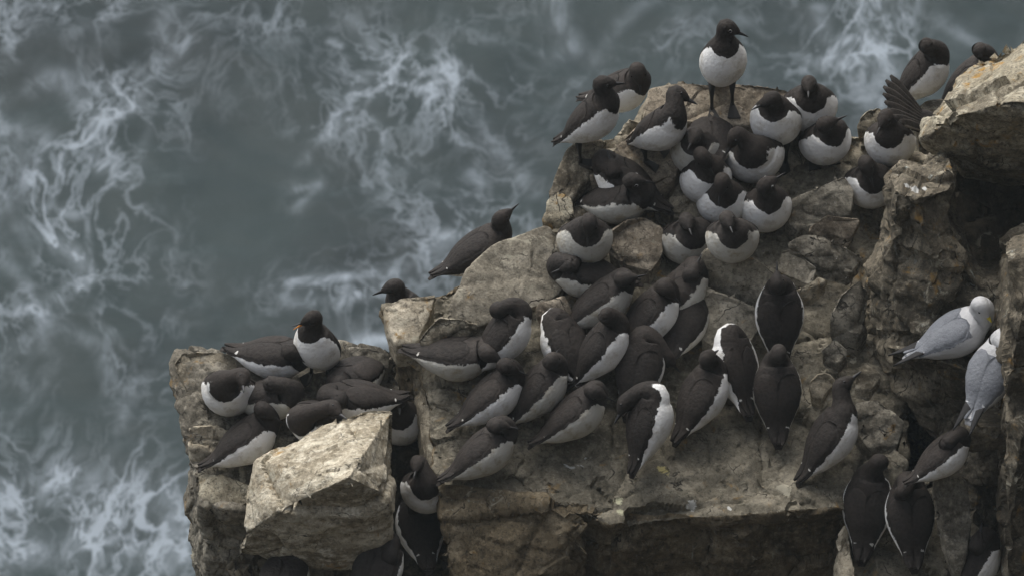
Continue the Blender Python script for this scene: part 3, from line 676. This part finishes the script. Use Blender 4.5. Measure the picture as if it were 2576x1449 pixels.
    # folded wings: a shell that follows the flank and back, tapering to a pointed tip over the tail
    def info(stn):
        x = stn / (nC - 1) * (NR - 1); i = min(int(x), NR - 2); f = x - i; A, B_ = ringinfo[i], ringinfo[i + 1]
        return [A[q].lerp(B_[q], f) if isinstance(A[q], Vector) else A[q] * (1 - f) + B_[q] * f for q in range(7)]
    def surf(stn, th, sgn, off):
        c, Sd, Dd, hw, ve, do, T = info(stn); a = th * math.pi; ca, sa = math.cos(a), math.sin(a); rad = ve if ca > 0 else do
        nrm = (Sd * (sgn * sa) - Dd * ca)
        return c + Sd * (sgn * hw * sa) - Dd * (rad * ca) + nrm * off
    jit = random.uniform(-.02, .02)
    for sg in (1, -1):
        if openwing and sg == openwing[0]: continue
        NU, NV = 20, 9; Vw, Fw, Aw = [], [], []
        for layer in (0, 1):
            for iu in range(NU):
                u = iu / (NU - 1); stn = .25 + u * 6.55
                lo = float(np.interp(u, [0, .12, .3, .55, .8, .93, 1], [.82, .70, .63, .61, .61, .66, .76])) + jit + .022 * math.sin(iu * 1.9 + sg + jit * 300) * (1 if .2 < u < .85 else 0)
                hi = float(np.interp(u, [0, .12, .3, .55, .8, .93, 1], [.90, .98, 1.03, 1.04, 1.02, .98, .86]))
                lo += max(0, tw) * .75
                for iv in range(NV):
                    v = iv / (NV - 1); th = lo + (hi - lo) * v
                    e = min(1, 4 * v * (1 - v) * 1.6) * min(1, u * 6 + .25) * min(1, (1 - u) * 5 + .1)
                    e *= 1 - .65 * v ** 2; off = (.0010 * (sg > 0) * v + .0015 + .0058 * e) * k_ if layer == 0 else -.004 * k_
                    p = surf(stn, th, sg, off)
                    if u < .16: p = p + dv * .006 * k_ * (1 - u / .16) - ax * .012 * k_ * (1 - u / .16)
                    Vw.append(p)
                    # pale bar along the tips of the secondaries
                    Aw.append(.05 - abs(u - .235 - .10 * v) * 3.2 if (.1 < v < .62) else -.3)
        off0 = NU * NV
        for iu in range(NU - 1):
            for iv in range(NV - 1):
                q = (iu * NV + iv, iu * NV + iv + 1, (iu + 1) * NV + iv + 1, (iu + 1) * NV + iv)
                Fw.append(q if sg > 0 else q[::-1]); q2 = tuple(x + off0 for x in q); Fw.append(q2[::-1] if sg > 0 else q2)
        edge = [i for i in range(NV)] + [i * NV + NV - 1 for i in range(1, NU)] + [(NU - 1) * NV + i for i in range(NV - 2, -1, -1)] + [i * NV for i in range(NU - 2, 0, -1)]
        for a_, b_ in zip(edge, edge[1:] + edge[:1]): Fw.append((a_, b_, b_ + off0, a_ + off0))
        wg = mesh_obj('wing', bl(Vw), Fw, M_GULLW if kind == 'gull' else M_WING, root, Aw)
        if kind == 'gull':
            tip = surf(1.0, .80, sg, .006); d_ = (-ax * .93 + dv * .10 - sv * sg * -.10).normalized()
            rr = []
            for q in range(8):
                f = q / 7; rr.append((tip + d_ * (.125 * f - .03) * k_ , sv * (.020 * (1 - f) ** .8 + .001), dv * .004))
            Vt, Ft = tube(rr, 10); mesh_obj('wing_tip', bl(Vt), Ft, M_BLACK, wg)
    # tail feathers reaching behind the wing tips
    rr = []
    for q in range(7):
        f = q / 6; rr.append((C + ax * (-.165 - .048 * f) * k_ + dv * (.013 - .004 * f) * k_, sv * (.029 - .017 * f ** 1.5) * k_, dv * (.0055 - .004 * f) * k_))
    Vt, Ft = tube(rr, 14); mesh_obj('tail', bl(Vt), Ft, M_GULLB if kind == 'gull' else M_WING, root, [(.4 if kind == 'gull' else -.3)] * len(Vt))
    # bill
    if bill:
        sh = bd.cross(up_h).normalized(); b0 = Hd + bd * .034 * k_ - up_h * .0085 * k_; Lb = .050 * k_
        bm_ = M_YBILL if kind == 'gull' else M_BEAK
        if gape:
            for nm_, ang, mt in (('bill', .10, bm_), ('bill', -.20, M_GAPE)):
                dd = (bd + up_h * ang).normalized(); rr = [(b0 + up_h * (.003 if ang > 0 else -.004) + dd * Lb * f - up_h * .004 * f * f, sh * (.0055 * (1 - f) + .0009), up_h * (.0050 * (1 - f) + .0008)) for f in [q / 6 for q in range(7)]]
                Vt, Ft = tube(rr, 8); mesh_obj(nm_, bl(Vt), Ft, mt, root)
        else:
            Lb *= .72 if kind == 'gull' else 1
            gw = 1.7 if kind == 'gull' else 1.0
            rr = [(b0 + bd * Lb * f - up_h * .006 * f * f, sh * gw * (.0058 * (1 - f) ** .8 + .0008), up_h * (.0085 * (1 - f) ** .75 + .0010)) for f in [q / 7 for q in range(8)]]
            Vt, Ft = tube(rr, 10); mesh_obj('bill', bl(Vt), Ft, bm_, root)
    # eyes
    sh = bd.cross(up_h).normalized()
    for sg in (1, -1):
        e = Hd + bd * .010 * k_ + sh * sg * .0255 * k_ + up_h * .007 * k_
        rr = [(e + sh * sg * z_, bd * q_, up_h * q_) for z_, q_ in ((-.003, .0046), (0, .0048), (.0025, .0036), (.0036, .0012))]
        Vt, Ft = tube(rr, 10); mesh_obj('eye', bl(Vt), Ft, M_EYE, root)
        if bridle:
            Vt, Ft = [], []
            for q in range(16):
                a_ = 2 * math.pi * q / 16; cc = e + (bd * math.cos(a_) + up_h * math.sin(a_)) * .0058 + sh * sg * .0012
                dd_ = (bd * math.cos(a_) + up_h * math.sin(a_))
                Vt += [cc + dd_ * .0012, cc + sh * sg * .0016, cc - dd_ * .0012, cc - sh * sg * .0016]
            for q in range(16):
                for z_ in range(4): Ft.append((q * 4 + z_, q * 4 + (z_ + 1) % 4, ((q + 1) % 16) * 4 + (z_ + 1) % 4, ((q + 1) % 16) * 4 + z_))
            mesh_obj('eye_ring', bl(Vt), Ft, M_RING, root)
            rr = [(e - bd * (.006 + .017 * f) * k_ - up_h * .008 * f * k_ + sh * sg * (.0030 - .003 * f * f) * k_, sh * .0012, up_h * .0012) for f in [q / 5 for q in range(6)]]
            Vt, Ft = tube(rr, 6); mesh_obj('eye_line', bl(Vt), Ft, M_RING, root)
    if kind == 'gull' and openwing is None and label.startswith('lower'):
        rr = []
        c_, Sd, Dd, hw, ve, do, T = info(8.3)
        rr = [(c_ + T * z_ * k_, Sd * (hw + q_), Dd * (do + q_)) for z_, q_ in ((-.007, -.002), (-.005, .0025), (.004, .0025), (.006, -.002))]
        Vt, Ft = tube(rr, 24, False); mesh_obj('collar', bl(Vt), Ft, M_BLACK, root)
    # legs
    if legs is None: legs = pitch >= 44 and 200 < yaw < 350
    if legs:
        for sg in (1, -1):
            hip = C - ax * .085 * k_ - dv * .030 * k_ + sv * sg * .040 * k_
            g = ground(hip, .05, .5)
            if g is None or hip.z - g.z < .02 or hip.z - g.z > .25: continue
            ft = g + Vector((0, 0, .006)) + hv * .012
            rr = [(hip.lerp(ft, f), sv * q_, hv * q_) for f, q_ in ((0, .016 * k_), (.35, .011 * k_), (.6, .007 * k_), (1, .0065 * k_))]
            Vt, Ft = tube(rr, 8); lg = mesh_obj('leg', bl(Vt), Ft, M_LEG, root)
            Vf, Ff = [], []
            toes = [hv * .045 + sv * q * .026 for q in (-1, 0, 1)]
            Vf = [ft - hv * .008 - sv * .006, ft - hv * .008 + sv * .006] + [ft + t_ * (1.08 if i_ == 1 else 1) * k_ for i_, t_ in enumerate(toes)]
            gz = [ground(p_, .08, .3) for p_ in Vf]
            Vf = [Vector((p_.x, p_.y, (g_.z if g_ is not None and abs(g_.z - p_.z) < .04 else p_.z - .004) + .006)) for p_, g_ in zip(Vf, gz)]
            Vf += [p_ - Vector((0, 0, .006)) for p_ in Vf]; Vf[0].z += .008; Vf[1].z += .008
            Ff = [(0, 2, 3), (0, 3, 1), (1, 3, 4), (5, 8, 7), (5, 6, 8), (6, 9, 8), (0, 1, 6, 5), (1, 4, 9, 6), (4, 3, 8, 9), (3, 2, 7, 8), (2, 0, 5, 7)]
            mesh_obj('foot', bl(Vf), Ff, M_LEG, lg, smooth=False)
    if openwing:
        sg, root_px, tips = openwing
        c0 = S - ax * .03
        d0 = (c0 - CAM).dot(FWD)
        A_ = rel(0, root_px, d0 - .02)
        # arm of the wing
        rr = []
        wr = rel(0, (root_px[0] - 22, root_px[1] - 45), d0 - .01)
        for q in range(7):
            f = q / 6; rr.append((c0.lerp(wr, f), UPV * (.050 - .020 * f) , FWD * (.018 - .010 * f)))
        Vt, Ft = tube(rr, 14); wg = mesh_obj('wing', bl(Vt), Ft, M_WING, root, [-.4] * len(Vt))
        cc = wr.lerp(A_, .55) - FWD * .004; u_ = (wr - A_).normalized(); w_ = u_.cross(FWD).normalized()
        if w_.x > 0: w_ = -w_
        rr = [(cc + w_ * (.105 * q / 7 - .045), u_ * (.050 * math.sin(math.pi * min(1, .12 + q / 7.6)) + .004), FWD * (.012 * (1 - q / 8))) for q in range(8)]
        Vt, Ft = tube(rr, 16); mesh_obj('wing_coverts', bl(Vt), Ft, M_WING, wg, [-.4] * len(Vt))
        for i_, (tx, ty) in enumerate(tips):
            f = i_ / (len(tips) - 1); r0_ = wr.lerp(A_, f) ; tp = rel(0, (tx, ty), d0 - .05 - .008 * i_)
            L_ = tp - r0_; dl = L_.normalized(); sd_ = dl.cross(FWD).normalized(); rr = []; at = []
            for q in range(9):
                g_ = q / 8; wd = .0160 * (1 - max(0, g_ - .7) ** 1.5 * 4.5) * (.8 + .4 * g_)
                rr.append((r0_ + L_ * g_ + FWD * (-.012 * math.sin(g_ * math.pi)), sd_ * max(wd, .002), FWD * .0016))
            Vt, Ft = tube(rr, 8)
            for q in range(9):
                for k in range(8): at.append(.2 if k in (1, 2) and q < 7 else -.3)
            at += [-.3, -.3]
            mesh_obj('flight_feather', bl(Vt), Ft, M_FEATH, wg, at)
    return root

def gm(B, yaw, pitch, H, K, label, **kw): return bird('guillemot', B, yaw, pitch, H, K, label, **kw)
# upper outcrop
gm((1818,158), 278, 66, (1832,72), (1878,86), 'tallest guillemot, upright and alone on the top slab, head turned right', ks=0, bridle=True, legs=True, h=.205, fat=.98, bib=-.1, sc=1.0)
gm((1482,298), 342, 50, (1520,212), (1590,202), 'guillemot at the left rim leaning right, neck stretched under another bird', nl=.2, legs=True, h=.16)
gm((1553, 226), 330, 34, (1604, 186), (1614, 248), 'guillemot behind the left rim bird, back arched, bill pointing straight down', h=.17, nl=.16, Y=.80)
gm((1655,322), 322, 46, (1706,238), (1772,260), 'white bellied guillemot below the top slab, bill pointing down to the right', legs=True, nl=.19)
gm((2036,262), 272, 34, (2034,215), (2030,240), 'guillemot facing the viewer at the back edge against the sea, bill lowered', ks=1, hd=.05, fat=1.08, h=.13)
gm((1953,302), 258, 42, (1936,254), (1896,272), 'guillemot right of the standing bird, head turned to the left', hd=.04, ks=.6)
gm((2072,350), 290, 30, (2080,312), (2124,291), 'plump guillemot with its short bill out to the right, raised wing to its right', hd=.05, ks=0, bib=.3)
gm((2240,352), 262, 32, (2226,300), (2205,330), 'preening guillemot with one wing raised and its flight feathers spread', hd=.05, ks=.7,
   openwing=(-1, (2338,330), [(2240,190),(2228,202),(2222,218),(2221,236),(2225,256),(2232,276),(2245,292),(2262,304)]))
gm((2316,188), 350, 56, (2330,116), (2338,98), 'guillemot at the upper right with white belly showing, looking out to sea', ks=-1, hd=0, nl=.16, Y=.98)
gm((2436, 214), 30, 40, (2464,128), (2478,120), 'guillemot mostly hidden behind the lichen boulder, only dark head and back showing', ks=-1, Y=1.0)
gm((2190,455), 274, 26, (2180,420), (2195,470), 'guillemot sitting alone left of the white stained buttress top, bill tucked on its breast', ks=1, hd=.07, fat=1.05)
gm((1790, 350), 95, 0, (1790, 318), (1770, 285), 'dark backed guillemot turned away, squeezed in behind two others below the top slab', ks=-1, h=.12)
gm((1752,378), 265, 36, (1746,345), (1730,372), 'guillemot whose white breast shows only in two wedges behind the bird in front of it', ks=1, hd=.05)
gm((1774,448), 278, 38, (1768,398), (1797,443), 'guillemot with its bill crossing its breast, left of the big white oval one', ks=.8, hd=.06)
gm((1896,380), 262, 22, (1850,346), (1812,398), 'widest sitting guillemot, big white oval belly, bill hanging to the left', hd=.05, ks=.4, fat=1.2, roll=6)
gm((1816,500), 272, 32, (1815,464), (1806,516), 'guillemot in the middle of the colony with bill pointing straight down on its breast', ks=.8, hd=.07)
gm((1925,518), 276, 34, (1930,464), (1964,438), 'guillemot with a white eye ring raising its bill to the upper right', hd=.06, ks=0, bridle=True)
gm((1726,592), 284, 26, (1728,560), (1735,585), 'broad dark backed guillemot with white breast, left one of the front sitting pair', ks=1, hd=.06, fat=1.1)
gm((1842,592), 270, 26, (1830,555), (1838,580), 'small looking guillemot, right one of the front sitting pair above the speckled slab', ks=1, hd=.06, fat=1.02)
gm((1548,498), 332, 24, (1594,456), (1646,455), 'guillemot with a white eye line lying towards the right with its bill level', hd=.03, bridle=True, nl=.14, fat=1.1, bib=.2)
gm((1580,462), 158, 30, (1543,430), (1531,384), 'dark guillemot behind the eye lined one, pointing its bill up', hd=-.02, h=.10)
gm((1470,600), 276, 48, (1482,566), (1477,634), 'guillemot facing the viewer, long bill straight down over a wide white breast', ks=.35, hd=.05, fat=1.16, h=.14)
gm((1482,692), 178, 14, (1436,668), (1412,678), 'dark guillemot crouching to the left under the wide breasted one, narrow white throat patch', nl=.12)
# skyline at the left
gm((1196,632), 22, 26, (1264,548), (1297,515), 'dark guillemot on the skyline looking out to sea with its bill raised', Y=.14, nl=.18, wthr=-.25, legs=False)
gm((1045, 812), 150, 45, (988,722), (915,743), 'guillemot hidden behind the rock edge, only its head and long bill seen against the sea', Y=.10, nl=.24)
# left stack
gm((802,872), 238, 62, (784,802), (724,824), 'guillemot calling with its orange gape open, standing upright on the left stack', hd=.02, ks=0, gape=True, legs=True, h=.19, sc=.96)
gm((684,894), 340, 8, (735,890), (774,912), 'hunched guillemot behind the group on the left stack, bill lowered to the right', nl=.11, h=.10)
gm((578,975), 262, 26, (610,950), (620,976), 'guillemot at the left end of the stack, white breast, head turned right', ks=.8, hd=.05, fat=1.05)
gm((672,998), 330, 24, (684,968), (731,990), 'guillemot wedged between neighbours on the stack, white cheek and breast to the right', hd=.02, ks=.3)
gm((612,1108), 16, 34, (668,1032), (712,1058), 'large guillemot with its dark back to the viewer at the front of the stack', nl=.15, fat=1.05)
gm((898,945), 235, 8, (850,975), (838,1010), 'guillemot bending down to the left beside the calling one, white on both flanks', ks=.3, hd=.02, h=.12)
gm((905,1005), 195, 10, (850,1010), (812,1030), 'dark guillemot lying low behind the cream topped boulder', nl=.12, Y=-.52)
gm((800,1052), 235, 24, (838,1028), (865,1040), 'guillemot with white breast half hidden by the cream topped boulder', ks=.5, hd=.04, Y=-.62)
# gully
gm((1008,1052), 268, 30, (1004,1008), (1006,1035), 'guillemot sitting in the gully right of the cream topped boulder', ks=1, hd=.05)
gm((1074,1222), 268, 26, (1052,1168), (1040,1190), 'guillemot in the dark gully with its white belly half hidden by the ledge', ks=.8, hd=.03)
gm((1058,1330), 100, 22, (1045,1275), (1030,1260), 'dark guillemot deep in the gully facing away, white under its tail', ks=-1, wthr=.08)
gm((945,1440), 62, 30, (985,1400), (1010,1395), 'guillemot cut off by the lower frame edge under the cream topped boulder', ks=-1)
gm((712,1462), 75, 20, (735,1445), (745,1470), 'guillemot at the bottom frame edge left, only the curve of its back showing', ks=-1)
# main ledge
gm((1140,890), 352, 4, (1232,892), (1275,915), 'arched guillemot at the left of the main ledge with a large white flank', nl=.17, fat=1.12, h=.11, wthr=.02)
gm((1262,850), 28, 48, (1252,778), (1246,756), 'guillemot behind the arched one, head up and turned away, white breast to the right', ks=-1, nl=.17, h=.17)
gm((1232,1000), 24, 34, (1278,922), (1318,936), 'dark guillemot below the arched one with a fine white line behind its head', nl=.16)
gm((1350,985), 30, 42, (1388,905), (1402,880), 'slim guillemot facing up the slope, pale flank, left of the dirty breasted one', ks=-.6, nl=.15)
gm((1428,878), 118, 32, (1455,840), (1480,850), 'guillemot twisted away with ragged white feathers along its shoulder', ks=-.5, wthr=.10)
gm((1508,880), 24, 50, (1530,792), (1560,780), 'guillemot in the middle of the ledge with a soiled white breast', ks=-.8, nl=.17, h=.18)
gm((1440,1045), 18, 36, (1497,985), (1534,1002), 'guillemot looking right with a long white flank, above the yellow stained rock', nl=.15)
gm((1212,1138), 20, 34, (1254,1070), (1312,1076), 'lowest guillemot at the left front of the ledge, bill held level to the right', nl=.15)
gm((1508,760), 16, 34, (1574,702), (1628,690), 'guillemot stretching its bill to the right below the wide breasted one', nl=.15)
gm((1706,745), 40, 38, (1740,686), (1768,632), 'guillemot with its bill raised beside the leaning speckled slab', nl=.14)
gm((1628,798), 28, 42, (1676,728), (1700,752), 'large dark guillemot in the centre with a narrow white flank', nl=.14, fat=1.06)
gm((1718,815), 70, 20, (1745,795), (1760,812), 'dusky guillemot mostly hidden behind the large dark one', nl=.1)
gm((1961,800), 92, 64, (1952,712), (1952,660), 'guillemot with its back to the viewer pointing its bill straight up', ks=-.3, nl=.22, h=.19, wthr=.04)
gm((1955,990), 92, 52, (1957,884), (1957,862), 'guillemot with its back turned directly in front of the bill raising one', ks=-1, nl=.19, wthr=.0)
gm((1852,925), 108, 46, (1892,900), (1905,930), 'guillemot bowing away so that a white crescent shows over its shoulder', ks=-.6, hd=-.06, wthr=.17, bib=.5, roll=12, nl=.10)
gm((1762,1000), 50, 46, (1782,898), (1800,880), 'guillemot facing uphill left of the bowing one, pale streak on its lower flank', ks=-.6, nl=.18)
gm((1628,1068), 62, 58, (1572,1016), (1546,1050), 'guillemot bending its head left with a big white crescent down its side', ks=0, hd=-.01, wthr=.12, bib=.35, nl=.16, h=.19, roll=-26)
gm((1608,930), 72, 44, (1678,900), (1704,925), 'guillemot behind the crescent one, head drooping to the right', nl=.15, ks=-.2)
gm((2084,1105), 36, 50, (2122,968), (2150,938), 'guillemot with a long upstretched neck standing apart on the right of the ledge', nl=.24, sc=1.02)
gm((2182,1278), 80, 56, (2213,1162), (2232,1170), 'guillemot standing tall on the low shelf at the bottom right', ks=-.6, nl=.2, wthr=.03, sc=1.04)
gm((2290,1300), 96, 50, (2268,1236), (2250,1250), 'dark guillemot bowing its head beside the tall one on the low shelf', ks=-.4, nl=.14, sc=1.02)
gm((2442,1428), 32, 50, (2456,1366), (2466,1303), 'guillemot at the bottom right corner pointing its bill up', nl=.16)
gm((2366, 1150), 25, 34, (2380,1115), (2392,1105), 'guillemot in the shadow of the buttress, a small white breast showing', ks=-1, nl=.12, sc=.85)
# gulls
bird('gull', (2398,840), 14, 26, (2468,772), (2502,816), 'upper grey backed gull with a white head and yellow bill resting on the wall', hd=.03, ks=.4, nl=.15, name='gull', group='gulls resting on the rock wall', Y=-.66, legs=False, sc=1.0)
bird('gull', (2492,942), 58, 40, (2535,868), (2560,878), 'lower grey backed gull with a dark collar, half hidden by the rust coloured pillar', nl=.15, name='gull', group='gulls resting on the rock wall', Y=-.84, legs=False, sc=1.0)
for b in BIRDLOG: print(b)
